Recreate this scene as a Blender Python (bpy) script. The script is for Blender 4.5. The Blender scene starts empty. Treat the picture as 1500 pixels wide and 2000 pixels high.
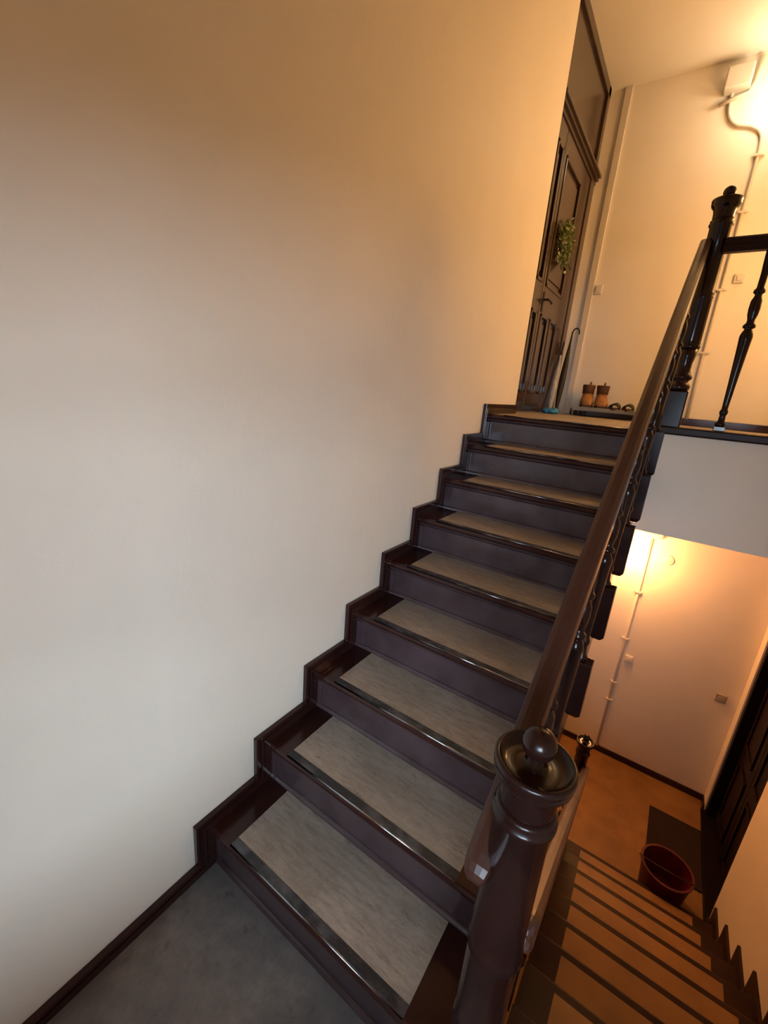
import bpy, bmesh, math, random
from mathutils import Vector, Matrix
random.seed(7)
C = bpy.context.scene.collection
SC = bpy.context.scene
# ------------------------------------------------------------------ camera
cam_d = bpy.data.cameras.new('camera'); cam = bpy.data.objects.new('camera', cam_d); C.objects.link(cam)
RIGHT = Vector((0.817405, 0.570585, 0.079255)); UP = Vector((-0.224367, 0.188623, 0.956076)); BACK = Vector((0.530573, -0.799283, 0.282202))
M = Matrix((RIGHT, UP, BACK)).transposed().to_4x4(); M.translation = Vector((1.015900, -0.621959, 1.646075))
cam.matrix_world = M
cam_d.sensor_fit = 'HORIZONTAL'; cam_d.sensor_width = 36; cam_d.lens = 837.180 * 36 / 1500
cam_d.clip_start = 0.02; cam_d.clip_end = 60
SC.camera = cam
# ------------------------------------------------------------------ view and light
SC.view_settings.view_transform = 'Standard'; SC.view_settings.look = 'None'
SC.view_settings.exposure = 0.0; SC.view_settings.gamma = 1
SC.view_settings.use_curve_mapping = False
w = bpy.data.worlds.new('sky'); SC.world = w; w.use_nodes = True
w.node_tree.nodes['Background'].inputs[0].default_value = (0.55, 0.75, 1.0, 1)
WIN = (0.68, 1.78, 0.58, 1.82)          # stair window in the wall behind: x0 x1 z0 z1
DAY_POWER = 540.0; UP_LAMP = 21.0; LOW_LAMP = 104.0; FILL_LAMP = 56.0; SKY = 2.4
_n = w.node_tree; _tc = _n.nodes.new('ShaderNodeTexCoord'); _sp = _n.nodes.new('ShaderNodeSeparateXYZ'); _mr = _n.nodes.new('ShaderNodeMapRange')
_mr.inputs['From Min'].default_value = -0.22; _mr.inputs['From Max'].default_value = -0.04; _mr.inputs['To Min'].default_value = 0.25; _mr.inputs['To Max'].default_value = SKY
_n.links.new(_tc.outputs['Generated'], _sp.inputs[0]); _n.links.new(_sp.outputs['Z'], _mr.inputs['Value']); _n.links.new(_mr.outputs[0], _n.nodes['Background'].inputs[1])   # dark street below the horizon, bright sky above
def area(name, loc, rot, sx, sy, power, col):
    d = bpy.data.lights.new(name, 'AREA'); d.shape = 'RECTANGLE'; d.size = sx; d.size_y = sy
    d.energy = power; d.color = col
    o = bpy.data.objects.new(name, d); o.location = loc; o.rotation_euler = rot; C.objects.link(o); return o
YB = -1.35                               # wall behind the camera
area('daylight', (3.1, YB-3.4, 1.70), (math.radians(90), 0, 0.50), 3.6, 1.6, DAY_POWER, (0.74, 0.89, 1.04))

# ------------------------------------------------------------------ numbers of the place
H, T = 0.17, 0.2434
ZU = 9*H; ZL = -1.74; YF = 3.665; ZC = 3.964; WX = 1.905
YE = 2.465; YV = 1.948
H2 = -ZL/10; T2 = T

# ------------------------------------------------------------------ mesh helpers
def obj(name, bm, mat, parent=None, smooth=False, label=None, bevel=0, seg=2):
    bmesh.ops.recalc_face_normals(bm, faces=bm.faces)
    me = bpy.data.meshes.new(name); bm.to_mesh(me); bm.free()
    o = bpy.data.objects.new(name, me); C.objects.link(o)
    if mat: me.materials.append(mat)
    if smooth:
        for p in me.polygons: p.use_smooth = True
    if parent:
        o.parent = parent
        o.matrix_parent_inverse = Matrix.Translation(-Vector(parent.location)) if parent.type == 'EMPTY' and parent.parent is None and parent.rotation_euler.z == 0 else Matrix.Identity(4)
    if label: o['label'] = label
    if bevel:
        m = o.modifiers.new('b', 'BEVEL'); m.width = bevel; m.segments = seg; m.limit_method = 'ANGLE'; m.angle_limit = math.radians(40)
        m.harden_normals = False
    return o
def thing(name, label, cat, loc=(0, 0, 0), group=None):
    o = bpy.data.objects.new(name, None); C.objects.link(o); o.location = loc
    o.empty_display_size = 0.1
    o['label'] = label; o['category'] = cat
    if group: o['group'] = group
    return o
def tag(o, label, cat, group=None):
    o['label'] = label; o['category'] = cat
    if group: o['group'] = group
    return o
def struct(name, bm, mat, **k):
    o = obj(name, bm, mat, **k); o['kind'] = 'structure'; return o
def BM(): return bmesh.new()
def box(bm, x0, x1, y0, y1, z0, z1):
    v = [bm.verts.new(p) for p in ((x0,y0,z0),(x1,y0,z0),(x1,y1,z0),(x0,y1,z0),(x0,y0,z1),(x1,y0,z1),(x1,y1,z1),(x0,y1,z1))]
    for f in ((0,3,2,1),(4,5,6,7),(0,1,5,4),(1,2,6,5),(2,3,7,6),(3,0,4,7)): bm.faces.new([v[i] for i in f])
    return bm
def prism_x(bm, poly, x0, x1):
    """closed polygon of (y,z) extruded from x0 to x1"""
    a = [bm.verts.new((x0, y, z)) for y, z in poly]; b = [bm.verts.new((x1, y, z)) for y, z in poly]
    n = len(poly)
    bm.faces.new(a); bm.faces.new(b[::-1])
    for i in range(n): bm.faces.new((a[i], b[i], b[(i+1) % n], a[(i+1) % n]))
    return bm
def lathe(bm, prof, cx, cy, cz=0, n=24, sq=None):
    """(r,z) profile turned about a vertical axis"""
    rings = []
    for r, z in prof:
        if r < 1e-5: rings.append([bm.verts.new((cx, cy, cz+z))])
        else: rings.append([bm.verts.new((cx+r*math.cos(2*math.pi*i/n), cy+r*math.sin(2*math.pi*i/n), cz+z)) for i in range(n)])
    for a, b in zip(rings, rings[1:]):
        if len(a) == 1 and len(b) == 1: continue
        for i in range(n):
            j = (i+1) % n
            if len(a) == 1: bm.faces.new((a[0], b[j], b[i]))
            elif len(b) == 1: bm.faces.new((a[i], a[j], b[0]))
            else: bm.faces.new((a[i], a[j], b[j], b[i]))
    for r in (rings[0], rings[-1]):
        if len(r) > 1: bm.faces.new(r)
    return bm
def smoothprof(pts, k=4):
    """Catmull-Rom through (r,z) points"""
    out = []
    for i in range(len(pts)-1):
        p0 = pts[max(i-1, 0)]; p1 = pts[i]; p2 = pts[i+1]; p3 = pts[min(i+2, len(pts)-1)]
        for s in range(k):
            t = s/k
            out.append(tuple(max(0, 0.5*((2*p1[c])+(-p0[c]+p2[c])*t+(2*p0[c]-5*p1[c]+4*p2[c]-p3[c])*t*t+(-p0[c]+3*p1[c]-3*p2[c]+p3[c])*t**3)) if c == 0 else 0.5*((2*p1[c])+(-p0[c]+p2[c])*t+(2*p0[c]-5*p1[c]+4*p2[c]-p3[c])*t*t+(-p0[c]+3*p1[c]-3*p2[c]+p3[c])*t**3) for c in (0, 1)))
    out.append(pts[-1]); return out
def tube(bm, pts, r, n=10, caps=True, taper=None):
    pts = [Vector(p) for p in pts]; rings = []
    up = None
    for i, p in enumerate(pts):
        d = (pts[min(i+1, len(pts)-1)]-pts[max(i-1, 0)]).normalized()
        if up is None:
            up = d.cross(Vector((0, 1, 0.01))).normalized()
        a = (up - d*up.dot(d)).normalized(); b = d.cross(a); up = a
        rr = r if taper is None else taper[i]
        rings.append([bm.verts.new(p+a*rr*math.cos(2*math.pi*k/n)+b*rr*math.sin(2*math.pi*k/n)) for k in range(n)])
    for A, B in zip(rings, rings[1:]):
        for k in range(n): bm.faces.new((A[k], A[(k+1) % n], B[(k+1) % n], B[k]))
    if caps: bm.faces.new(rings[0]); bm.faces.new(rings[-1])
    return bm
def curve3(pts, k=6):
    out = []
    P = [Vector(p) for p in pts]
    for i in range(len(P)-1):
        p0 = P[max(i-1, 0)]; p1 = P[i]; p2 = P[i+1]; p3 = P[min(i+2, len(P)-1)]
        for s in range(k):
            t = s/k
            out.append(0.5*((2*p1)+(p2-p0)*t+(2*p0-5*p1+4*p2-p3)*t*t+(3*p1-p0-3*p2+p3)*t**3))
    out.append(P[-1]); return out
def sweep_yz(bm, path, sec, cx):
    """section of (x, n) carried along a path of (y, z) in the plane x = cx"""
    rings = []
    for i, P_ in enumerate(path):
        y, z = P_[:2]; sc = P_[2] if len(P_) > 2 else 1.0
        y0, z0 = path[max(i-1, 0)][:2]; y1, z1 = path[min(i+1, len(path)-1)][:2]
        L = math.hypot(y1-y0, z1-z0); dy, dz = (y1-y0)/L, (z1-z0)/L
        rings.append([bm.verts.new((cx+a*sc, y-dz*((b+0.024)*sc-0.024), z+dy*((b+0.024)*sc-0.024))) for a, b in sec])
    n = len(sec)
    for A, B in zip(rings, rings[1:]):
        for k in range(n): bm.faces.new((A[k], A[(k+1) % n], B[(k+1) % n], B[k]))
    bm.faces.new(rings[0]); bm.faces.new(rings[-1])
    return bm
def ico(bm, c, rx, ry, rz, sub=2):
    g = bmesh.ops.create_icosphere(bm, subdivisions=sub, radius=1)
    for v in g['verts']: v.co = Vector((c[0]+v.co.x*rx, c[1]+v.co.y*ry, c[2]+v.co.z*rz))
    return g['verts']

# ------------------------------------------------------------------ materials
def S(h):
    h = h.lstrip('#'); c = [int(h[i:i+2], 16)/255 for i in (0, 2, 4)]
    return tuple(x/12.92 if x <= 0.04045 else ((x+0.055)/1.055)**2.4 for x in c)+(1,)
def mat(name, c1, c2=None, rough=0.5, scale=8, detail=4, bump=0, bscale=40, stretch=(1, 1, 1), metal=0, coat=0, spec=0.5, lo=0.35, hi=0.65, rvar=0, emit=None, estr=0, trans=0, bdist=0.002):
    m = bpy.data.materials.new(name); m.use_nodes = True; nt = m.node_tree; b = nt.nodes['Principled BSDF']
    b.inputs['Roughness'].default_value = rough; b.inputs['Metallic'].default_value = metal
    b.inputs['Coat Weight'].default_value = coat; b.inputs['Coat Roughness'].default_value = 0.12
    b.inputs['Specular IOR Level'].default_value = spec
    if trans: b.inputs['Transmission Weight'].default_value = trans
    tc = nt.nodes.new('ShaderNodeTexCoord'); mp = nt.nodes.new('ShaderNodeMapping'); mp.inputs['Scale'].default_value = stretch
    nt.links.new(tc.outputs['Object'], mp.inputs['Vector'])
    nz = nt.nodes.new('ShaderNodeTexNoise'); nz.inputs['Scale'].default_value = scale; nz.inputs['Detail'].default_value = detail
    nt.links.new(mp.outputs[0], nz.inputs['Vector'])
    cr = nt.nodes.new('ShaderNodeValToRGB'); cr.color_ramp.elements[0].position = lo; cr.color_ramp.elements[1].position = hi
    cr.color_ramp.elements[0].color = c1; cr.color_ramp.elements[1].color = c2 or c1
    nt.links.new(nz.outputs['Fac'], cr.inputs[0]); nt.links.new(cr.outputs[0], b.inputs['Base Color'])
    if rvar:
        mr = nt.nodes.new('ShaderNodeMapRange'); mr.inputs['To Min'].default_value = rough-rvar; mr.inputs['To Max'].default_value = rough+rvar
        mr.inputs['From Min'].default_value = 0.3; mr.inputs['From Max'].default_value = 0.7
        nt.links.new(nz.outputs['Fac'], mr.inputs['Value']); nt.links.new(mr.outputs[0], b.inputs['Roughness'])
    if bump:
        n2 = nt.nodes.new('ShaderNodeTexNoise'); n2.inputs['Scale'].default_value = bscale; n2.inputs['Detail'].default_value = 5
        nt.links.new(mp.outputs[0], n2.inputs['Vector'])
        bp = nt.nodes.new('ShaderNodeBump'); bp.inputs['Strength'].default_value = bump; bp.inputs['Distance'].default_value = bdist
        nt.links.new(n2.outputs['Fac'], bp.inputs['Height']); nt.links.new(bp.outputs[0], b.inputs['Normal'])
    if emit:
        b.inputs['Emission Color'].default_value = emit; b.inputs['Emission Strength'].default_value = estr
    return m
WALL = mat('wall_paint', S('#ebe4d6'), S('#eee7da'), rough=0.55, scale=3, bump=0.35, bscale=22, bdist=0.004, spec=0.35)
WALL_LOW = mat('lower_wall_paint', S('#e8dfd0'), S('#ece3d5'), rough=0.6, scale=3, bump=0.25, bscale=22, bdist=0.003, spec=0.3)
CEIL = mat('ceiling_paint', S('#e9e2d4'), S('#ece5d8'), rough=0.8, scale=2, bump=0.1)
PAINT = mat('oxblood_gloss_paint', S('#2c1614'), S('#361e1a'), rough=0.17, scale=6, bump=0.12, bscale=14, rvar=0.05, coat=0.0, spec=0.34, bdist=0.002)
POST_DARKENED = mat('oxblood_paint_darkened', S('#1f0f0d'), S('#281512'), rough=0.19, scale=6, bump=0.1, bscale=14, rvar=0.04, spec=0.36, bdist=0.002)  # same oxblood paint, darkened in colour to offset the strong daylight on the posts
PAINT_SHADED = mat('oxblood_paint_shaded', S('#24120d'), S('#2e1a13'), rough=0.42, scale=6, bump=0.12, bscale=14, spec=0.2, bdist=0.002)  # same gloss paint; shade and lost reflections put into a darker, duller copy
RISER = mat('riser_gloss_paint', S('#3a2c2f'), S('#45373a'), rough=0.24, scale=9, bump=0.12, bscale=18, rvar=0.03, coat=0.15, bdist=0.002)
RAILM = mat('handrail_gloss_paint', S('#3c221b'), S('#432720'), rough=0.33, scale=5, bump=0.12, bscale=20, rvar=0.06, coat=0.15)
DOORM = mat('varnished_dark_wood', S('#2a170d'), S('#382214'), rough=0.25, scale=5, stretch=(1, 1, 0.15), bump=0.15, bscale=30, coat=0.4)
def streaked(name, dark, light, fleck, sx=1.0, rough=0.5):
    """linoleum: cloudy base, fine streaks along x and dark worn flecks"""
    m = mat(name, dark, light, rough=rough, scale=3.5, detail=6, lo=0.3, hi=0.7, bump=0.08, bscale=60)
    nt = m.node_tree; b = nt.nodes['Principled BSDF']; base = b.inputs['Base Color'].links[0].from_socket
    tc = nt.nodes.new('ShaderNodeTexCoord')
    def layer(scale, st, lo, hi, detail=8):
        mp = nt.nodes.new('ShaderNodeMapping'); mp.inputs['Scale'].default_value = st; nt.links.new(tc.outputs['Object'], mp.inputs['Vector'])
        n = nt.nodes.new('ShaderNodeTexNoise'); n.inputs['Scale'].default_value = scale; n.inputs['Detail'].default_value = detail; n.inputs['Roughness'].default_value = 0.65
        nt.links.new(mp.outputs[0], n.inputs['Vector'])
        r = nt.nodes.new('ShaderNodeMapRange'); r.inputs['From Min'].default_value = lo; r.inputs['From Max'].default_value = hi
        nt.links.new(n.outputs['Fac'], r.inputs['Value']); return r.outputs[0]
    for sc, st, lo, hi, amt, col in ((16, (1, 5*sx, 1), 0.42, 0.75, 0.55, fleck), (11, (1, 4.5*sx, 1), 0.60, 0.74, 0.8, tuple(c*0.45 for c in fleck[:3])+(1,)), (90, (1, 2*sx, 1), 0.45, 0.8, 0.35, fleck)):
        f = layer(sc, st, lo, hi); mul = nt.nodes.new('ShaderNodeMath'); mul.operation = 'MULTIPLY'; mul.inputs[1].default_value = amt; nt.links.new(f, mul.inputs[0])
        mx = nt.nodes.new('ShaderNodeMix'); mx.data_type = 'RGBA'; nt.links.new(mul.outputs[0], mx.inputs['Factor']); nt.links.new(base, mx.inputs['A']); mx.inputs['B'].default_value = col
        base = mx.outputs['Result']
    nt.links.new(base, b.inputs['Base Color']); return m
LINO = streaked('worn_linoleum', S('#8d8377'), S('#aa9f93'), S('#5c5048'))
FLOORL = streaked('landing_linoleum', S('#646163'), S('#86817d'), S('#4e4b4b'), 0.25)
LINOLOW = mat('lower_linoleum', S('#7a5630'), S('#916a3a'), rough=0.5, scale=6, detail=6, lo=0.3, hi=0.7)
STRIP = mat('ribbed_metal', S('#424145'), S('#7b7a7f'), rough=0.38, scale=14, metal=0.4, lo=0.45, hi=0.75)
LIP = mat('worn_steel', S('#3c3c42'), S('#b9bcc4'), rough=0.16, scale=5, detail=8, metal=1.0, stretch=(1, 0.3, 0.3), lo=0.42, hi=0.6)
WHITE = mat('white_plastic', S('#d8d2c6'), rough=0.4)
TRIMW = mat('painted_conduit', S('#d4cbbb'), rough=0.45)
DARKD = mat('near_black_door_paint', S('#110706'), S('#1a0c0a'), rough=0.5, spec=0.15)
BLACK = mat('black_fabric', S('#101012'), S('#181819'), rough=0.6)

# ------------------------------------------------------------------ the room shell
ZT = 6.3                                  # the stairwell is open above the stairs
struct('wall_left', box(BM(), -0.28, 0, YB, YE, ZL-0.1, ZT), WALL)
struct('wall_left_door_side', box(BM(), -0.28, -0.055, YE, YF, ZL-0.1, ZC+0.1), WALL)
struct('wall_far', box(BM(), -0.28, 2.4, YF, YF+0.2, ZL-0.1, ZC+0.1), WALL_LOW)
struct('wall_right', box(BM(), WX, WX+0.3, YB, 2.478, ZL-0.1, ZT), WALL_LOW)
b = BM(); box(b, WX, WX+0.3, 2.478, YF, 0.62, ZC+0.1); box(b, WX, WX+0.3, 3.53, YF, ZL-0.1, 0.62); box(b, 2.06, WX+0.3, 2.478, 3.53, ZL-0.1, 0.62)
struct('wall_right_door_side', b, WALL_LOW)
b = BM(); x0, x1, z0, z1 = WIN
box(b, -0.28, x0, YB-0.2, YB, ZL-0.1, ZT); box(b, x1, 2.2, YB-0.2, YB, ZL-0.1, ZT)
box(b, x0, x1, YB-0.2, YB, ZL-0.1, z0); box(b, x0, x1, YB-0.2, YB, z1, ZT)
struct('wall_back', b, WALL)
b = BM()
for a in (x0, (x0+x1)/2-0.025, x1-0.05): box(b, a, a+0.05, YB-0.12, YB-0.07, z0, z1)
for a in (z0, z0+(z1-z0)*0.66, z1-0.05): box(b, x0, x1, YB-0.12, YB-0.07, a, a+0.05)
struct('window_1', b, TRIMW)
b = BM(); box(b, -0.28, 2.3, YE-0.25, YF+0.2, ZC, ZC+0.35); box(b, -0.28, 2.3, YB-0.2, YE+0.2, ZT, ZT+0.15); box(b, -0.28, 2.3, YE-0.02, YE+0.2, ZC+0.35, ZT)
struct('ceiling', b, CEIL)
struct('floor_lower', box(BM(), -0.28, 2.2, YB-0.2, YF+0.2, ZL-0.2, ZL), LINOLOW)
b = BM(); box(b, 0, 0.9, YB, 0.0, -0.22, 0); box(b, 0.001, 0.879, 0.0, 0.0215, -0.22, 0); box(b, 0.9, WX, YB, -0.10, -0.22, 0)
struct('floor_landing_middle', b, FLOORL)
b = BM(); box(b, -0.05, WX, YV+0.044, YF, 1.06, ZU)
struct('floor_landing_upper', b, LINO)
b = BM(); box(b, 0.897, WX, YV, YV+0.0435, 1.02, 1.526); box(b, -0.05, WX, YV+0.044, YF, 1.02, 1.0595)
struct('trim_landing_fascia', b, WALL_LOW)
# vertical boxed pier on the far wall beside the upper door
b = BM(); box(b, 0.066, 0.118, YF-0.022, YF, ZU, ZC)
struct('trim_corner_boxing', b, TRIMW, bevel=0.004)

# ------------------------------------------------------------------ skirtings
def zigzag(k0, k1, sgn=1):
    return None
def band_poly(off_y, off_z, lo=0.0):
    """outline of the stepped skirting: upper edge stepped, lower edge following the treads"""
    up = [(YB, off_z), (-off_y, off_z)]
    for k in range(1, 10):
        up += [((k-1)*T-off_y, k*H+off_z)]
        up += [(k*T-off_y, k*H+off_z)] if k < 9 else [(YE, k*H+off_z)]
    low = [(YE, 9*H-0.02)]
    for k in range(9, 0, -1):
        low += [((k-1)*T+0.022, k*H-0.02), ((k-1)*T+0.022, (k-1)*H-0.02)]
    low += [(YB, -0.02)]
    return up+low
def strip_poly(o1, z1, o2, z2):
    up = [(YB, z1), (-o1, z1)]; dn = [(YB, z2), (-o2, z2)]
    for k in range(1, 10):
        up += [((k-1)*T-o1, k*H+z1), (k*T-o1, k*H+z1) if k < 9 else (YE, k*H+z1)]
        dn += [((k-1)*T-o2, k*H+z2), (k*T-o2, k*H+z2) if k < 9 else (YE, k*H+z2)]
    return up+dn[::-1]
b = BM(); prism_x(b, band_poly(0.055, 0.057), 0.0005, 0.012)
struct('baseboard_left', b, PAINT)
b = BM(); prism_x(b, strip_poly(0.058, 0.060, 0.046, 0.048), 0.0006, 0.020); prism_x(b, strip_poly(0.030, 0.032, 0.020, 0.022), 0.0125, 0.017)
struct('trim_baseboard_left_bead', b, PAINT, bevel=0.002)
# right-hand skirting of the flight going down
def down_poly(oy, oz, low=False):
    Y2 = 2.344
    up = [(2.478, ZL+oz)]
    pts = []
    for j in range(0, 10):
        # nosing j (j=1 lowest tread)
        y = Y2-j*T2; z = ZL+j*H2
        pts += [(y+oy, z+oz), (y+oy, z+H2+oz)]
    pts += [(Y2-10*T2+oy, oz), (YB, oz)]
    return up+pts
SY = 2.344
b = BM(); P = down_poly(0.072, 0.072); L = [(YB, -0.02)]
for j in range(9, -1, -1): L += [(SY-j*T2-0.022, ZL+(j+1)*H2-0.02), (SY-j*T2-0.022, ZL+j*H2-0.02)]
L += [(2.478, ZL-0.02)]
prism_x(b, P+L, WX-0.014, WX-0.0005); struct('baseboard_right', b, PAINT_SHADED)
b = BM(); box(b, 0.12, WX, YF-0.014, YF, ZU, ZU+0.056); struct('baseboard_upper', b, PAINT, bevel=0.003)
b = BM(); box(b, -0.0, WX, YF-0.016, YF, ZL, ZL+0.062); struct('baseboard_far', b, PAINT, bevel=0.003)
b = BM(); box(b, WX-0.014, WX, 3.53, YF-0.016, ZL, ZL+0.062); struct('baseboard_far_right', b, PAINT, bevel=0.003)

# ------------------------------------------------------------------ staircases
def lino_bm(x0, x1, y0, y1, z, th=0.003): return box(BM(), x0, x1, y0, y1, z, z+th)
def nosing_poly(yn, z, th=0.028, back=0.27, s=1):
    """side outline of a tread with a rounded nose at yn; s=+1 the flight climbs towards +y"""
    p = []
    for a in range(-90, 91, 20):
        p.append((yn+s*(0.012-0.012*math.cos(math.radians(a))), z-th/2+th/2*math.sin(math.radians(a))))
    p += [(yn+s*back, z), (yn+s*back, z-th)]
    return p
def build_flight(name, label, loc, x0, x1, lx0, lx1, n, h, t, y0, z0, s, mats, strips=True, outer=1):
    st = thing(name, label, 'staircase', loc)
    mtread, mriser, mlino = mats
    for k in range(1, n+1):
        yn = y0+s*(k-1)*t; z = z0+k*h
        last = k == n
        b = BM(); prism_x(b, nosing_poly(yn, z, back=(t+0.015) if not last else 0.08, s=s), x0, x1)
        tr = obj('tread', b, mtread, st, smooth=False)
        if not (last and s < 0):
            ln = obj('linoleum_cover', lino_bm(lx0, lx1, min(yn+s*0.036, yn+s*(t+0.014 if not last else 0.075)), max(yn+s*0.036, yn+s*(t+0.014 if not last else 0.075)), z), mlino, tr, label='worn grey brown linoleum')
            ln.matrix_parent_inverse = Matrix.Translation(Vector(loc))@Matrix.Translation(-Vector(loc))
        if strips:
            b = BM()
            prof = [(yn+s*0.008, z+0.0003)]
            m = 6
            for i in range(m):
                ya = yn+s*(0.009+0.027*i/m); yb = yn+s*(0.009+0.027*(i+0.6)/m)
                prof += [(ya, z+0.0035), (yb, z+0.0035), (yb+s*0.0005, z+0.0018), (yn+s*(0.009+0.027*(i+0.98)/m), z+0.0018)]
            prof += [(yn+s*0.036, z+0.0035), (yn+s*0.036, z+0.0003)]
            prism_x(b, prof, lx0, lx1)
            ns = obj('nosing_strip', b, STRIP, tr, label='ribbed grey metal nosing')
            b = BM(); tube(b, [(lx0, yn+s*0.0065, z+0.0012), (lx1, yn+s*0.0065, z+0.0012)], 0.0032, 8)
            obj('metal_lip', b, LIP, tr, smooth=True, label='worn shiny metal edge')
        # riser with a raised edge and a quarter round at its foot
        yr = yn+s*0.022
        b = BM(); box(b, x0, x1, min(yr, yr+s*0.02), max(yr, yr+s*0.02), z0+(k-1)*h-0.0, z-0.028)
        ri = obj('riser', b, mriser, st)
        b = BM()
        prism_x(b, [(yr, z-0.028), (yr-s*0.014, z-0.028), (yr-s*0.012, z-0.034), (yr-s*0.004, z-0.042), (yr, z-0.046)], x0, x1)
        zb = z0+(k-1)*h+0.003
        prism_x(b, [(yr, zb), (yr-s*0.012, zb), (yr-s*0.011, zb+0.007), (yr-s*0.006, zb+0.013), (yr, zb+0.016)], x0, x1)
        for xa in ((x0, x0+0.022), (x1-0.022, x1)):
            box(b, xa[0], xa[1], min(yr-s*0.006, yr), max(yr-s*0.006, yr), zb+0.016, z-0.046)
        obj('riser_moulding', b, mriser, ri, bevel=0.0015)
    return st
up = build_flight('staircase', 'upper dark brown painted staircase with grey linoleum treads climbing along the big plain wall', (0.45, 0, 0),
                  0.012, 0.880, 0.107, 0.776, 9, H, T, 0.0, 0.0, 1, (PAINT, RISER, LINO))
# string board of the upper flight (outer face towards the well) and plaster underside
pts = [(0.0, 0.0)]
for k in range(1, 10): pts += [((k-1)*T+0.004, (k-1)*H if k > 1 else 0.0), ((k-1)*T+0.004, k*H-0.002)]
pts = [(0.004, 0.0)]
for k in range(1, 10):
    pts += [((k-1)*T+0.004, k*H-0.002)]
    pts += [(k*T+0.004, k*H-0.002)] if k < 9 else [(YV+0.02, k*H-0.002)]
low = [(YV+0.02, 9*H-0.30), (0.25, 0.0-0.02), (0.20, -0.20), (0.004, -0.20)]
b = BM(); prism_x(b, pts+low, 0.8803, 0.896); obj('string_board', b, PAINT, up)
b = BM(); prism_x(b, [(0.05, 0.0), (YV+0.02, 9*H-0.17), (YV+0.02, 9*H-0.26), (0.05, -0.20)], 0.003, 0.880); obj('soffit', b, WALL_LOW, up, label='plastered underside')
dn = build_flight('staircase', 'lower staircase going down to the lamplit floor with the red bucket', (1.45, 2.3, ZL),
                  0.992, WX-0.014, 1.085, 1.782, 10, H2, T2, SY, ZL, -1, (PAINT_SHADED, PAINT_SHADED, LINOLOW), strips=False)
pts = []
for k in range(1, 11):
    pts += [(SY-(k-1)*T2-0.004, ZL+(k-1)*H2), (SY-(k-1)*T2-0.004, ZL+k*H2-0.002)]
pts += [(-0.10, -0.002), (-0.10, -0.30), (SY-0.004, ZL)]
b = BM(); prism_x(b, pts[:-1], 0.978, 0.9918); obj('string_board', b, PAINT_SHADED, dn)

# ------------------------------------------------------------------ newel posts
def newel(label, x, y, zfloor, drop):
    t = thing('newel_post', label, 'newel post', (x, y, zfloor), None)
    z = zfloor+drop
    b = BM(); box(b, x-0.047, x+0.047, y-0.047, y+0.047, zfloor, z+0.205)
    obj('base_block', b, POST_DARKENED, t, bevel=0.006)
    b = BM()
    pr = [(0.040, 0.205), (0.046, 0.215), (0.047, 0.228), (0.040, 0.238), (0.034, 0.246), (0.034, 0.252), (0.045, 0.262), (0.0455, 0.272), (0.036, 0.284), (0.031, 0.30), (0.031, 0.33), (0.036, 0.36), (0.042, 0.395)]
    lathe(b, pr, x, y, z, n=32); obj('lower_turning', b, POST_DARKENED, t, smooth=True)
    b = BM()
    R = 0.0425
    pr = [(R-0.002, 0.395), (R+0.003, 0.403), (R+0.003, 0.410), (R-0.001, 0.414), (R+0.002, 0.419), (R-0.001, 0.426), (R, 0.43),
          (R, 0.615), (R+0.003, 0.620), (R-0.002, 0.626), (R+0.003, 0.632), (R, 0.638), (R-0.0015, 0.905), (R+0.0045, 0.911), (R+0.0045, 0.918), (R-0.001, 0.922), (R+0.003, 0.928), (R-0.0025, 0.934)]
    lathe(b, pr, x, y, z, n=32); obj('shaft', b, POST_DARKENED, t, smooth=True)
    b = BM()
    pr = [(0.0395, 0.934), (0.040, 0.940), (0.041, 0.962), (0.0425, 0.966), (0.0425, 0.971), (0.045, 0.975), (0.051, 0.982), (0.0555, 0.990), (0.0565, 0.996), (0.0555, 0.999), (0.0575, 1.003), (0.0575, 1.010), (0.0555, 1.013), (0.0525, 1.014),
          (0.0505, 1.012), (0.046, 1.006), (0.036, 1.003), (0.020, 1.004), (0.012, 1.008), (0.0095, 1.016)]
    lathe(b, pr, x, y, z, n=40); obj('cap', b, POST_DARKENED, t, smooth=True)
    b = BM(); pr = [(0.0095, 1.0165)]+[(0.024*math.cos(math.radians(a)), 1.040+0.024*math.sin(math.radians(a))) for a in range(-66, 90, 12)]+[(0, 1.064)]
    lathe(b, pr, x, y, z, n=28); obj('ball_finial', b, POST_DARKENED, t, smooth=True)
    return t
newel('nearest thick turned newel post with glossy ball finial at the foot of the upper stairs', 0.948, -0.075, 0.0, 0.140)
newel('dark turned newel post at the top of the stairs against the lamplit wall', 0.944, 1.99, ZU, 0.0)
newel('lower newel post standing on the lamplit floor at the bottom of the descending stairs', 0.938, 2.27, ZL, 0.115)

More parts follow.
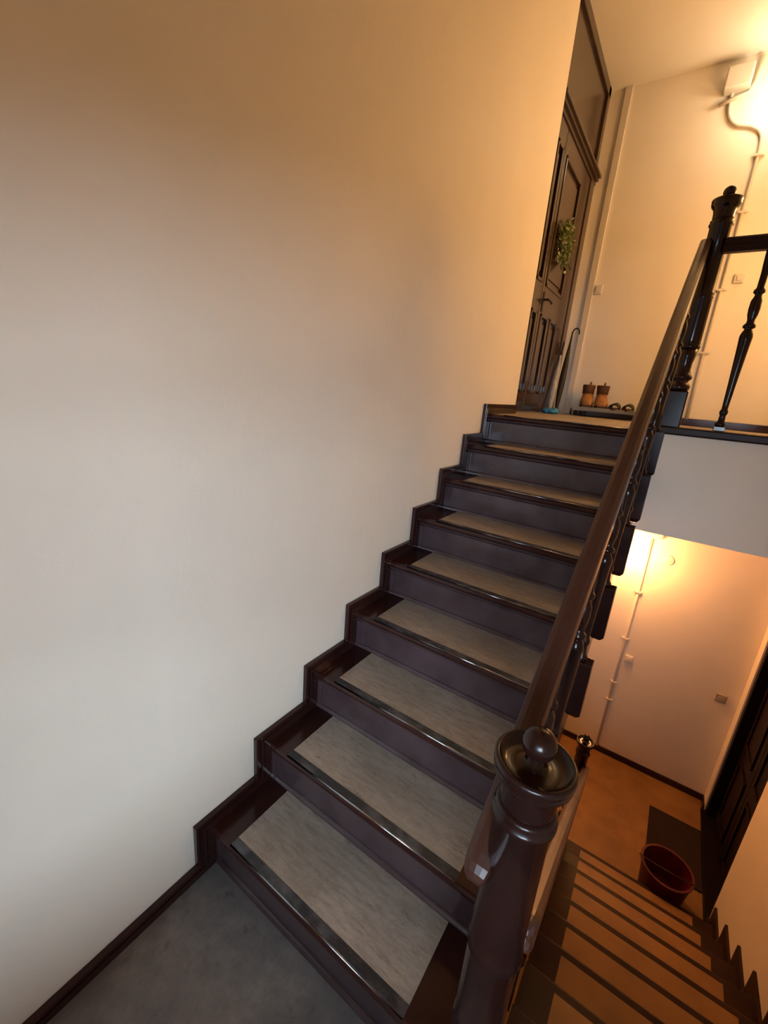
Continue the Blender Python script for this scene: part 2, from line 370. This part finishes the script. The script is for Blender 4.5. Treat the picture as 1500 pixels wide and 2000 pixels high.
# ------------------------------------------------------------------ balusters and handrails
def baluster(parent, x, y, zb, blk, top, sx_=0.0, drop=True):
    """square block, turned shaft up to the rail"""
    b = BM(); a = 0.0225 if not drop else 0.0245
    xs_ = x+sx_
    if drop:
        # chamfered foot hanging below the tread
        b2 = box(b, x-a, x+a, y-a, y+a, zb+0.016, zb+blk)
        v = [b.verts.new((x+sx*a, y+sy*a, zb+0.016)) for sx, sy in ((-1,-1),(1,-1),(1,1),(-1,1))]
        w_ = [b.verts.new((x+sx*a*0.55, y+sy*a*0.55, zb)) for sx, sy in ((-1,-1),(1,-1),(1,1),(-1,1))]
        for i in range(4): b.faces.new((v[i], v[(i+1) % 4], w_[(i+1) % 4], w_[i]))
        b.faces.new(w_)
    else: box(b, x-a, x+a, y-a, y+a, zb, zb+blk)
    bl = obj('baluster', b, POST_DARKENED, parent, bevel=0.002)
    L = top-(zb+blk); q = [(0.020, 0), (0.022, 0.012), (0.014, 0.022), (0.012, 0.05), (0.0165, 0.062), (0.0165, 0.070), (0.012, 0.080), (0.0125, 0.10)]
    s = L-0.10
    pr = smoothprof([(r_, z_) for r_, z_ in [(0.0125, 0.10), (0.0165, 0.10+s*0.18), (0.0225, 0.10+s*0.40), (0.0245, 0.10+s*0.46), (0.020, 0.10+s*0.49), (0.0135, 0.10+s*0.51)]], 4)
    q += pr[1:]
    q += [(0.0235, 0.10+s*0.52), (0.0235, 0.10+s*0.535), (0.015, 0.10+s*0.55), (0.014, 0.10+s*0.57), (0.019, 0.10+s*0.60), (0.0215, 0.10+s*0.64), (0.0205, 0.10+s*0.69), (0.014, 0.10+s*0.715), (0.013, 0.10+s*0.73),
          (0.021, 0.10+s*0.74), (0.021, 0.10+s*0.755), (0.014, 0.10+s*0.77), (0.0135, 0.10+s*0.86), (0.016, 0.10+s*0.93), (0.018, L+0.01)]
    b = BM(); lathe(b, [(r_*(0.86 if drop else 1), z_) for r_, z_ in q], xs_, y, zb+blk, n=16)
    tn = obj('turned_shaft', b, POST_DARKENED, bl, smooth=True)
    return bl
RS = [(-0.0215, -0.004), (-0.019, 0.003), (-0.010, 0.0065), (0.0, 0.0075), (0.010, 0.0065), (0.019, 0.003), (0.0215, -0.004), (0.0215, -0.016), (0.0170, -0.020), (0.0170, -0.026), (0.0205, -0.032), (0.0205, -0.044), (0.014, -0.054), (-0.014, -0.054), (-0.0205, -0.044), (-0.0205, -0.032), (-0.0170, -0.026), (-0.0170, -0.020), (-0.0215, -0.016)]
def railing(name, label, loc, xc, path, bals, mat_):
    t = thing(name, label, 'railing', loc)
    b = BM(); sweep_yz(b, path, RS, xc)
    obj('handrail', b, mat_, t, smooth=False, bevel=0.002, seg=2)
    for a in bals: baluster(t, *a)
    return t
zr = lambda y: 1.028+0.690*y
railing('stair_railing', 'upper stair railing with a brown handrail running up to the top newel post', (0.92, 0.9, 0.17),
        0.9045, [(-0.132, zr(-0.132), 0.35), (-0.129, zr(-0.129), 0.62), (-0.123, zr(-0.123), 0.84), (-0.113, zr(-0.113), 0.96), (-0.10, zr(-0.10))]+[(y, zr(y)) for y in (0.0, 0.5, 1.0, 1.5, 1.96)],
        [(0.9215, (k-1)*T+0.006, k*H-0.02, 0.205, zr((k-1)*T)-0.05, -0.013) for k in range(1, 9)], RAILM)
zd = lambda y: 0.775-0.70*y
railing('stair_railing', 'lower stair railing going down past the nearest newel post into orange light', (0.96, 1.1, -0.8),
        0.982, [(-0.030, zd(-0.03), 0.4), (-0.026, zd(-0.026), 0.75), (-0.016, zd(-0.016), 0.95), (0.0, zd(0.0))]+[(y, zd(y)) for y in (0.1, 0.6, 1.2, 1.8, 2.26)],
        [(0.9500, SY-(j-1)*T2-0.006, ZL+j*H2-0.02, 0.205, zd(SY-(j-1)*T2)-0.05, 0.013) for j in range(2, 10)], RAILM)
# railing along the edge of the upper landing
t = thing('landing_railing', 'horizontal railing with turned balusters along the edge of the upper landing', 'railing', (1.45, 1.97, ZU))
b = BM()
sec = [(-0.0225, 2.335), (-0.018, 2.325), (0.018, 2.325), (0.0225, 2.335), (0.0225, 2.350), (0.0195, 2.355), (0.0225, 2.362), (0.0225, 2.376), (0.014, 2.385), (-0.014, 2.385), (-0.0225, 2.376), (-0.0225, 2.362), (-0.0195, 2.355), (-0.0225, 2.350)]
A = [b.verts.new((0.975, 1.97+a, z)) for a, z in sec]; B_ = [b.verts.new((WX, 1.97+a, z)) for a, z in sec]
b.faces.new(A); b.faces.new(B_)
for i in range(len(sec)): b.faces.new((A[i], B_[i], B_[(i+1) % len(sec)], A[(i+1) % len(sec)]))
obj('handrail', b, PAINT_SHADED, t, bevel=0.002, seg=1)
b = BM(); box(b, 0.89, WX, 1.925, 2.02, 1.5265, 1.566); obj('base_rail', b, PAINT_SHADED, t, bevel=0.008)
for i in range(4): baluster(t, 1.146+0.205*i, 1.97, 1.566, 0.020, 2.325, 0.0, False)

# ------------------------------------------------------------------ upper door
t = thing('apartment_door', 'dark varnished panelled apartment door at the top of the stairs', 'door', (-0.05, 3.0, ZU))
X = -0.054
b = BM(); box(b, X, X+0.03, 3.50, 3.62, ZU, 3.36); box(b, X, X+0.03, 2.470, 2.52, ZU, 3.36)
box(b, X, X+0.025, 3.56, 3.63, 3.43, ZC); box(b, X, X+0.025, 2.47, 3.63, 3.90, ZC)
obj('door_frame', b, DOORM, t, bevel=0.004)
b = BM(); prism_x(b, [(2.47, 3.33), (3.64, 3.33), (3.64, 3.36), (2.47, 3.36)], X, X+0.032)
prism_x(b, [(2.47, 3.36), (3.65, 3.36), (3.65, 3.385), (2.47, 3.385)], X, X+0.048)
prism_x(b, [(2.47, 3.385), (3.66, 3.385), (3.66, 3.405), (2.47, 3.405)], X, X+0.062)
prism_x(b, [(2.47, 3.405), (3.64, 3.405), (3.64, 3.43), (2.47, 3.43)], X, X+0.036)
obj('transom_cornice', b, DOORM, t, bevel=0.003)
b = BM(); box(b, X, X+0.008, 2.47, 3.56, 3.43, 3.90); obj('transom_panel', b, DOORM, t)
def leaf(y0, y1, panels):
    b = BM(); box(b, X, X+0.010, y0, y1, ZU+0.01, 3.33)
    ys = sorted({y0, y1}); lf = obj('door_leaf', b, DOORM, t)
    # stiles and rails as a raised lattice around the panels
    zs = [ZU+0.01]
    b = BM(); 
    cols = sorted({(p[0], p[1]) for p in panels}); 
    box(b, X+0.010, X+0.022, y0, min(p[0] for p in panels), ZU+0.01, 3.33); box(b, X+0.010, X+0.022, max(p[1] for p in panels), y1, ZU+0.01, 3.33)
    pm0, pm1 = min(p[0] for p in panels), max(p[1] for p in panels)
    box(b, X+0.010, X+0.022, pm0, pm1, ZU+0.01, ZU+0.15); box(b, X+0.010, X+0.022, pm0, pm1, 2.24, 2.42); box(b, X+0.010, X+0.022, pm0, pm1, 3.21, 3.33)
    lows = [p for p in panels if p[2] < 2]
    for p, q_ in zip(lows, lows[1:]): box(b, X+0.010, X+0.022, p[1], q_[0], ZU+0.15, 2.24)
    obj('stiles', b, DOORM, lf, bevel=0.003)
    for p in panels:
        b = BM(); ya, yb, za, zb = p
        for (c0, c1, d0, d1) in ((ya, ya+0.022, za, zb), (yb-0.022, yb, za, zb), (ya, yb, za, za+0.022), (ya, yb, zb-0.022, zb)):
            box(b, X+0.010, X+0.028, c0, c1, d0, d1)
        box(b, X+0.010, X+0.017, ya+0.05, yb-0.05, za+0.06, zb-0.06)
        obj('door_panel', b, DOORM, lf, bevel=0.006)
leaf(2.52, 2.735, [(2.57, 2.70, 2.42, 3.21), (2.57, 2.70, ZU+0.15, 2.24)])
leaf(2.745, 3.50, [(2.80, 3.25, 2.42, 3.21), (2.80, 2.99, ZU+0.15, 2.24), (3.05, 3.25, ZU+0.15, 2.24)])
b = BM(); tube(b, [(X+0.02, 2.80, 2.33), (X+0.06, 2.80, 2.33)], 0.008); tube(b, [(X+0.058, 2.795, 2.33), (X+0.062, 2.85, 2.328), (X+0.058, 2.90, 2.322)], 0.008)
box(b, X+0.021, X+0.026, 2.785, 2.815, 2.25, 2.38)
obj('door_handle', b, BLACK, t, smooth=False, label='dark lever handle')

# ------------------------------------------------------------------ lower door in the right-hand wall
t = thing('apartment_door', 'nearly black door in deep shade on the lower floor beside the doormat', 'door', (2.0, 3.0, ZL))
XD = 1.985
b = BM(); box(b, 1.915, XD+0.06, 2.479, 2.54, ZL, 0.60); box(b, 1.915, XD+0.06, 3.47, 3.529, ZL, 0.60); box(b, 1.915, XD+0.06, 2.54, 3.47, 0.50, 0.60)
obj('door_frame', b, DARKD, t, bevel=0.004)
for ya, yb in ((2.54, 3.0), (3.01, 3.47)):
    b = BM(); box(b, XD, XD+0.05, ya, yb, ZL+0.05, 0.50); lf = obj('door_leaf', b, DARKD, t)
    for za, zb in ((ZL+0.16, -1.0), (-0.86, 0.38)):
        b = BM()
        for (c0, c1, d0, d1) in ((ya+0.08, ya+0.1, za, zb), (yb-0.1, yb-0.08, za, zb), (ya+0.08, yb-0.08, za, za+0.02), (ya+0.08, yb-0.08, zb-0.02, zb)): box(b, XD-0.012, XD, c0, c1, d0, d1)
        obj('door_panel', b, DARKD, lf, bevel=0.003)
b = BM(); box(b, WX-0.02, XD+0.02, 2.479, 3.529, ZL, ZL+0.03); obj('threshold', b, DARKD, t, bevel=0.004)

# ------------------------------------------------------------------ lamps
def globe_lamp(label, x, z, r, ecol, estr):
    t = thing('globe_wall_lamp', label, 'lamp', (x, YF, z))
    yc = YF-0.11-r*0.95
    b = BM(); v = ico(b, (x, yc, z), r, r, r, 3)
    m = mat('lit_opal_glass', S('#fff2dc'), rough=0.3, emit=ecol, estr=estr)
    g = obj('globe_shade', b, m, t, smooth=True, label='glowing opal glass globe')
    b = BM(); lathe(b, [(r*0.50, 0), (r*0.52, 0.012), (r*0.46, 0.03), (r*0.40, 0.14)], 0, 0, 0, n=28)
    for v in b.verts: v.co = Vector((x+v.co.x, YF-v.co.z, z+v.co.y))
    obj('wall_plate', b, WHITE, t, smooth=True)
    return t
globe_lamp('glowing round globe lamp high on the wall of the upper landing', 1.06, 3.66, 0.10, (1, 0.80, 0.52, 1), UP_LAMP)
globe_lamp('glowing orange globe lamp on the wall of the lower floor', 0.865, 0.415, 0.10, (1, 0.42, 0.13, 1), LOW_LAMP)
side = globe_lamp('added fill lamp, an unseen globe on the right-hand wall of the upper landing', 0, 0, 0.14, (1, 0.52, 0.18, 1), FILL_LAMP)
side.rotation_euler = (0, 0, -math.pi/2); side.location = (WX, 2.7, 2.75)  # added out of view to give the upper landing more warm light

# ------------------------------------------------------------------ conduits, junction boxes, switches on the far wall
def conduit(name, label, pts, r, clips, cat='conduit'):
    t = thing(name, label, cat, (pts[0][0], YF, pts[-1][2]))
    b = BM(); tube(b, pts, r, 10); obj('pipe', b, TRIMW, t, smooth=True)
    for x, z in clips:
        b = BM(); box(b, x-0.024, x+0.024, YF-0.026, YF-0.001, z-0.008, z+0.008); box(b, x-0.036, x+0.036, YF-0.010, YF-0.001, z-0.005, z+0.005)
        obj('pipe_clip', b, TRIMW, t, bevel=0.002)
yc = YF-0.012
conduit('electric_conduit', 'painted electric conduit bending down from the upper junction box to the landing floor',
        curve3([(0.765, yc, 3.78), (0.765, yc, 3.70), (0.785, yc, 3.62), (0.84, yc, 3.565), (0.92, yc, 3.54), (0.985, yc, 3.49), (1.003, yc, 3.40), (1.004, yc, 3.2)])+[Vector((1.004, yc, 2.0)), Vector((1.008, yc, ZU+0.05))],
        0.011, [(1.004, 3.36), (1.004, 3.02), (1.004, 2.52), (1.005, 2.08)])
conduit('electric_conduit', 'orange-lit electric conduit running down the lower wall to the baseboard', [(1.0, yc, 0.56), (1.0, yc, ZL+0.06)], 0.010,
        [(1.0, 0.04), (1.0, -0.44), (1.0, -0.92), (1.0, -1.12)])
def junction(label, x0, x1, z0, z1, dp=0.045):
    t = thing('junction_box', label, 'junction box', ((x0+x1)/2, YF, z0))
    b = BM(); box(b, x0, x1, YF-dp, YF, z0, z1); obj('box_body', b, WHITE, t, bevel=0.008)
    return t
j = junction('square white junction box close under the upper ceiling', 0.712, 0.858, 3.755, 3.880, 0.10)
b = BM(); tube(b, [(0.885, yc-0.01, 3.93), (0.885, yc-0.01, 3.80), (0.86, yc-0.012, 3.74), (0.80, yc-0.012, 3.725), (0.70, yc-0.012, 3.70)], 0.013, 10)
tag(obj('electric_cable', b, TRIMW, smooth=True), 'thick white cable looping round the upper junction box', 'cable')
junction('flat junction box at the top of the orange-lit conduit', 0.915, 1.075, 0.565, 0.62)
def switch(label, x0, x1, z0, z1, m=WHITE, cat='switch', knob=True):
    t = thing('wall_switch', label, cat, ((x0+x1)/2, YF, z0))
    b = BM(); box(b, x0, x1, YF-0.018, YF, z0, z1); obj('cover_plate', b, m, t, bevel=0.004)
    if knob:
        b = BM(); xm, zm = (x0+x1)/2, (z0+z1)/2; w_ = (x1-x0)*0.28
        box(b, xm-w_, xm+w_, YF-0.024, YF-0.018, zm-w_, zm+w_); obj('rocker', b, m, t, bevel=0.003)
switch('small wall switch beside the corner boxing near the upper door', 0.125, 0.185, 2.528, 2.598)
switch('small protruding wall switch beside the upper conduit', 1.062, 1.124, 2.562, 2.625)
switch('small wall switch beside the lower conduit', 1.035, 1.100, -0.660, -0.600)
switch('greyish square wall switch on the right of the lower wall', 1.745, 1.825, -0.725, -0.650, mat('grey_plastic', S('#a89b8c'), rough=0.5))
b = BM(); lathe(b, [(0.0, 0.008), (0.036, 0.008), (0.040, 0.005), (0.043, 0.009), (0.046, 0.006), (0.046, 0.0)], 0, 0, 0, n=32)
for v in b.verts: v.co = Vector((1.148+v.co.x, YF-v.co.z, 0.395+v.co.y))
tag(obj('round_cover', b, WALL_LOW, smooth=True), 'round blank cover set in the orange-lit wall', 'wall cover')

# ------------------------------------------------------------------ things on the upper landing
t = thing('umbrella', 'closed black umbrella with a curved handle leaning in the corner by the door', 'umbrella', (0.06, 3.5, ZU))
p0, p1 = Vector((0.045, 3.44, ZU+0.005)), Vector((0.025, 3.60, 2.19))
ax = (p1-p0)
n_ = 12; pts = [p0+ax*i/n_ for i in range(n_+1)]
b = BM(); tube(b, pts, 0.02, 12, taper=[0.004, 0.014, 0.020, 0.024, 0.026, 0.027, 0.026, 0.024, 0.021, 0.017, 0.013, 0.009, 0.007]); obj('folded_canopy', b, BLACK, t, smooth=True)
b = BM(); top = p1
tube(b, [top, top+Vector((0, 0.002, 0.03)), top+Vector((0.010, 0, 0.052)), top+Vector((0.028, 0, 0.062)), top+Vector((0.046, 0, 0.055)), top+Vector((0.056, 0, 0.035)), top+Vector((0.058, 0, 0.015))], 0.006, 10)
obj('curved_handle', b, BLACK, t, smooth=True)
t = thing('umbrella', 'closed pale grey umbrella leaning on the door frame left of the black one', 'umbrella', (0.0, 3.40, ZU))
p0, p1 = Vector((0.005, 3.37, ZU+0.005)), Vector((-0.012, 3.50, 2.02)); ax = p1-p0
b = BM(); pts = [p0+ax*i/n_ for i in range(n_+1)]
tube(b, pts, 0.02, 12, taper=[0.010, 0.020, 0.023, 0.024, 0.024, 0.025, 0.025, 0.024, 0.022, 0.019, 0.014, 0.010, 0.008]); obj('folded_canopy', b, mat('pale_grey_nylon', S('#8e8e90'), S('#a6a6a8'), rough=0.4, scale=30), t, smooth=True)
b = BM(); tube(b, [p1, p1+Vector((0, 0.01, 0.05)), p1+Vector((0.006, 0.012, 0.11))], 0.008, 10); obj('grip', b, BLACK, t, smooth=True)
# blue bag
b = BM()
for i in range(9):
    ico(b, (0.075+random.uniform(-0.07, 0.08), 3.22+random.uniform(-0.05, 0.05), ZU+0.020), 0.035, 0.03, 0.018+random.uniform(0, 0.012), 2)
for v in b.verts:
    v.co += Vector((math.sin(v.co.y*90), math.cos(v.co.x*80), math.sin(v.co.x*100+v.co.y*60)))*0.004
    if v.co.z < ZU+0.002: v.co.z = ZU+0.002
tag(obj('plastic_bag', b, mat('blue_plastic', S('#1f6aa0'), S('#3f92c4'), rough=0.35, scale=25), smooth=True), 'crumpled bright blue plastic bag on the landing floor by the door', 'bag')
# shoe rack
GL = mat('grey_rack_metal', S('#77756f'), S('#8d8a83'), rough=0.35, metal=0.3)
t = thing('shoe_rack', 'low grey shoe rack against the wall of the upper landing', 'shoe rack', (0.45, 3.5, ZU))
b = BM(); box(b, 0.19, 0.72, 3.36, 3.63, ZU+0.060, ZU+0.070); box(b, 0.19, 0.70, 3.355, 3.363, ZU+0.045, ZU+0.078); obj('shelf', b, GL, t, bevel=0.003)
for x in (0.20, 0.69):
    for y in (3.37, 3.62):
        b = BM(); tube(b, [(x, y, ZU), (x, y, ZU+0.06)], 0.008); obj('leg', b, GL, t, smooth=True)
LEA = mat('tan_leather', S('#86582c'), S('#a5743c'), rough=0.55, scale=20); COL = mat('brown_collar', S('#40210f'), S('#5c3418'), rough=0.6); SOLE = mat('boot_sole', S('#3f2a1c'), rough=0.7)
def boot(label, x, y, z):
    t = thing('ankle_boot', label, 'boot', (x, y, z), 'tan boots on the shoe rack')
    boots.append(t)
    b = BM(); st = [(0.09, 0.036, 0.155, 0.024), (0.06, 0.041, 0.150, 0.03), (0.02, 0.043, 0.128, 0.03), (-0.02, 0.046, 0.104, 0.03), (-0.06, 0.048, 0.086, 0.03), (-0.10, 0.044, 0.074, 0.03), (-0.122, 0.034, 0.060, 0.03), (-0.132, 0.020, 0.040, 0.03)]
    rings = []
    for dy, wd, ht, _ in st:
        rings.append([b.verts.new((x+wd*sx, y+dy, z+0.018+(ht-0.018)*sz)) for sx, sz in ((-0.9, 0), (-1, 0.35), (-0.85, 0.75), (-0.45, 0.97), (0, 1.0), (0.45, 0.97), (0.85, 0.75), (1, 0.35), (0.9, 0))])
    for A, B in zip(rings, rings[1:]):
        for i in range(9): b.faces.new((A[i], A[(i+1) % 9], B[(i+1) % 9], B[i]))
    b.faces.new(rings[0]); b.faces.new(rings[-1])
    o = obj('upper', b, LEA, t, smooth=True)
    b = BM(); lathe(b, [(0.040, 0.115), (0.0415, 0.145), (0.045, 0.180), (0.043, 0.190), (0.035, 0.186), (0.030, 0.15)], x, y+0.052, z, n=18)
    obj('collar', b, COL, t, smooth=True, label='dark brown padded collar')
    b = BM(); pl = [(-0.032, 0.09), (0.032, 0.09), (0.036, 0.02), (0.047, -0.05), (0.046, -0.10), (0.028, -0.134), (-0.028, -0.134), (-0.046, -0.10), (-0.047, -0.05), (-0.036, 0.02)]
    A = [b.verts.new((x+p[0], y+p[1], z)) for p in pl]; B = [b.verts.new((x+p[0], y+p[1], z+0.022)) for p in pl]
    b.faces.new(A); b.faces.new(B)
    for i in range(10): b.faces.new((A[i], A[(i+1) % 10], B[(i+1) % 10], B[i]))
    obj('sole', b, SOLE, t, bevel=0.003)
    b = BM(); tube(b, [(x+0.01, y+0.090, z+0.175), (x+0.012, y+0.098, z+0.205), (x+0.008, y+0.084, z+0.215), (x+0.004, y+0.074, z+0.19)], 0.004, 8); obj('pull_loop', b, COL, t)
    b = BM()
    for i in range(4): tube(b, [(x-0.022, y+0.0+i*0.014, z+0.108+i*0.014), (x, y-0.006+i*0.014, z+0.122+i*0.014), (x+0.022, y+0.0+i*0.014, z+0.108+i*0.014)], 0.003, 6)
    obj('laces', b, COL, t)
boots = []
boot('left tan leather ankle boot of the pair on the shoe rack', 0.270, 3.50, ZU+0.0712)
boot('right tan leather ankle boot of the pair, next to the black sandals', 0.383, 3.50, ZU+0.0712)
for t in boots: t.scale = (1.13, 1.0, 1.0); t.rotation_euler.z = 0.22
def sandal(label, x, y, z):
    t = thing('sandal', label, 'sandal', (x, y, z), 'black sandals on the shoe rack')
    b = BM(); pl = [(-0.026, 0.11), (0.026, 0.11), (0.034, 0.02), (0.043, -0.06), (0.036, -0.105), (0.0, -0.125), (-0.036, -0.105), (-0.043, -0.06), (-0.034, 0.02)]
    n = len(pl); A = [b.verts.new((x+p[0], y+p[1], z)) for p in pl]; B = [b.verts.new((x+p[0], y+p[1], z+0.02)) for p in pl]
    b.faces.new(A); b.faces.new(B)
    for i in range(n): b.faces.new((A[i], A[(i+1) % n], B[(i+1) % n], B[i]))
    obj('footbed', b, mat('sandal_footbed', S('#4a3326'), rough=0.7), t, bevel=0.003)
    b = BM()
    R1, R2 = [], []
    for a in range(0, 181, 15):
        c, s_ = math.cos(math.radians(a)), math.sin(math.radians(a))
        R1.append((b.verts.new((x+0.043*c, y-0.105, z+0.010+0.040*s_)), b.verts.new((x+0.040*c, y+0.03, z+0.010+0.052*s_)), b.verts.new((x+0.028*c, y+0.03, z+0.010+0.040*s_)), b.verts.new((x+0.033*c, y-0.105, z+0.010+0.028*s_))))
    for P, Q in zip(R1, R1[1:]):
        for i in range(4): b.faces.new((P[i], P[(i+1) % 4], Q[(i+1) % 4], Q[i]))
    b.faces.new(R1[0]); b.faces.new(R1[-1])
    obj('strap', b, BLACK, t, smooth=True)
sandal('black strapped sandal beside the tan boots', 0.505, 3.47, ZU+0.0712)
sandal('black strapped sandal at the right end of the shoe rack', 0.605, 3.47, ZU+0.0712)
# wreath on the door
t = thing('door_wreath', 'small green leafy wreath hanging on the upper door', 'wreath', (-0.02, 2.98, 2.76))
b = BM(); cy_, cz_ = 2.99, 2.75
ring = [(X+0.045, cy_+0.10*math.cos(a*math.pi/12), cz_+0.085*math.sin(a*math.pi/12)) for a in range(25)]
tube(b, ring, 0.008, 6, caps=False); obj('twig_ring', b, mat('twigs', S('#4a3a22'), rough=0.8), t)
b = BM()
for i in range(420):
    a = random.uniform(0, 2*math.pi); rr = random.gauss(1.0, 0.28)
    p = Vector((X+0.045+random.uniform(-0.012, 0.04), cy_+0.10*rr*math.cos(a), cz_+0.085*rr*math.sin(a)))
    if a > 3.6 and a < 5.6: p.z -= random.uniform(0, 0.06)
    d = Vector((random.uniform(-0.2, 0.7), random.gauss(0, 1), random.gauss(0, 1))).normalized(); s_ = d.cross(Vector((random.random(), random.random(), 1))).normalized()
    L_ = random.uniform(0.022, 0.042); W_ = L_*0.34
    v = [b.verts.new(p), b.verts.new(p+d*L_*0.5+s_*W_), b.verts.new(p+d*L_), b.verts.new(p+d*L_*0.5-s_*W_)]
    b.faces.new(v)
obj('foliage', b, mat('sage_leaves', S('#6d7a3c'), S('#c4ca92'), rough=0.6, scale=60), t)
# ------------------------------------------------------------------ things on the lower floor
b = BM(); box(b, 1.51, 1.885, 2.70, 3.28, ZL, ZL+0.012)
tag(obj('doormat', b, mat('dark_coir', S('#1d100e'), S('#281714'), rough=0.95, scale=80, bump=0.6, bscale=300), bevel=0.004), 'dark rectangular doormat in front of the lower door', 'doormat')
t = thing('bucket', 'dark red plastic bucket standing by the doormat at the bottom of the stairs', 'bucket', (1.615, 2.50, ZL+0.001))
RED = mat('red_plastic', S('#4c0508'), S('#58070a'), rough=0.5)
b = BM(); lathe(b, [(0.0, 0.0), (0.128, 0.0), (0.133, 0.01), (0.155, 0.24), (0.165, 0.245), (0.165, 0.258), (0.150, 0.258), (0.129, 0.02), (0.0, 0.016)], 1.615, 2.50, ZL+0.001, n=36); obj('pail', b, RED, t, smooth=False)
b = BM(); tube(b, [(1.615+0.170*math.cos(a), 2.50+0.170*math.sin(a)*0.75, ZL+0.245-0.11*math.sin(a)) for a in [math.pi*(1+i/14) for i in range(15)]], 0.004, 8); obj('handle', b, mat('bucket_grip', S('#300406'), rough=0.6), t)
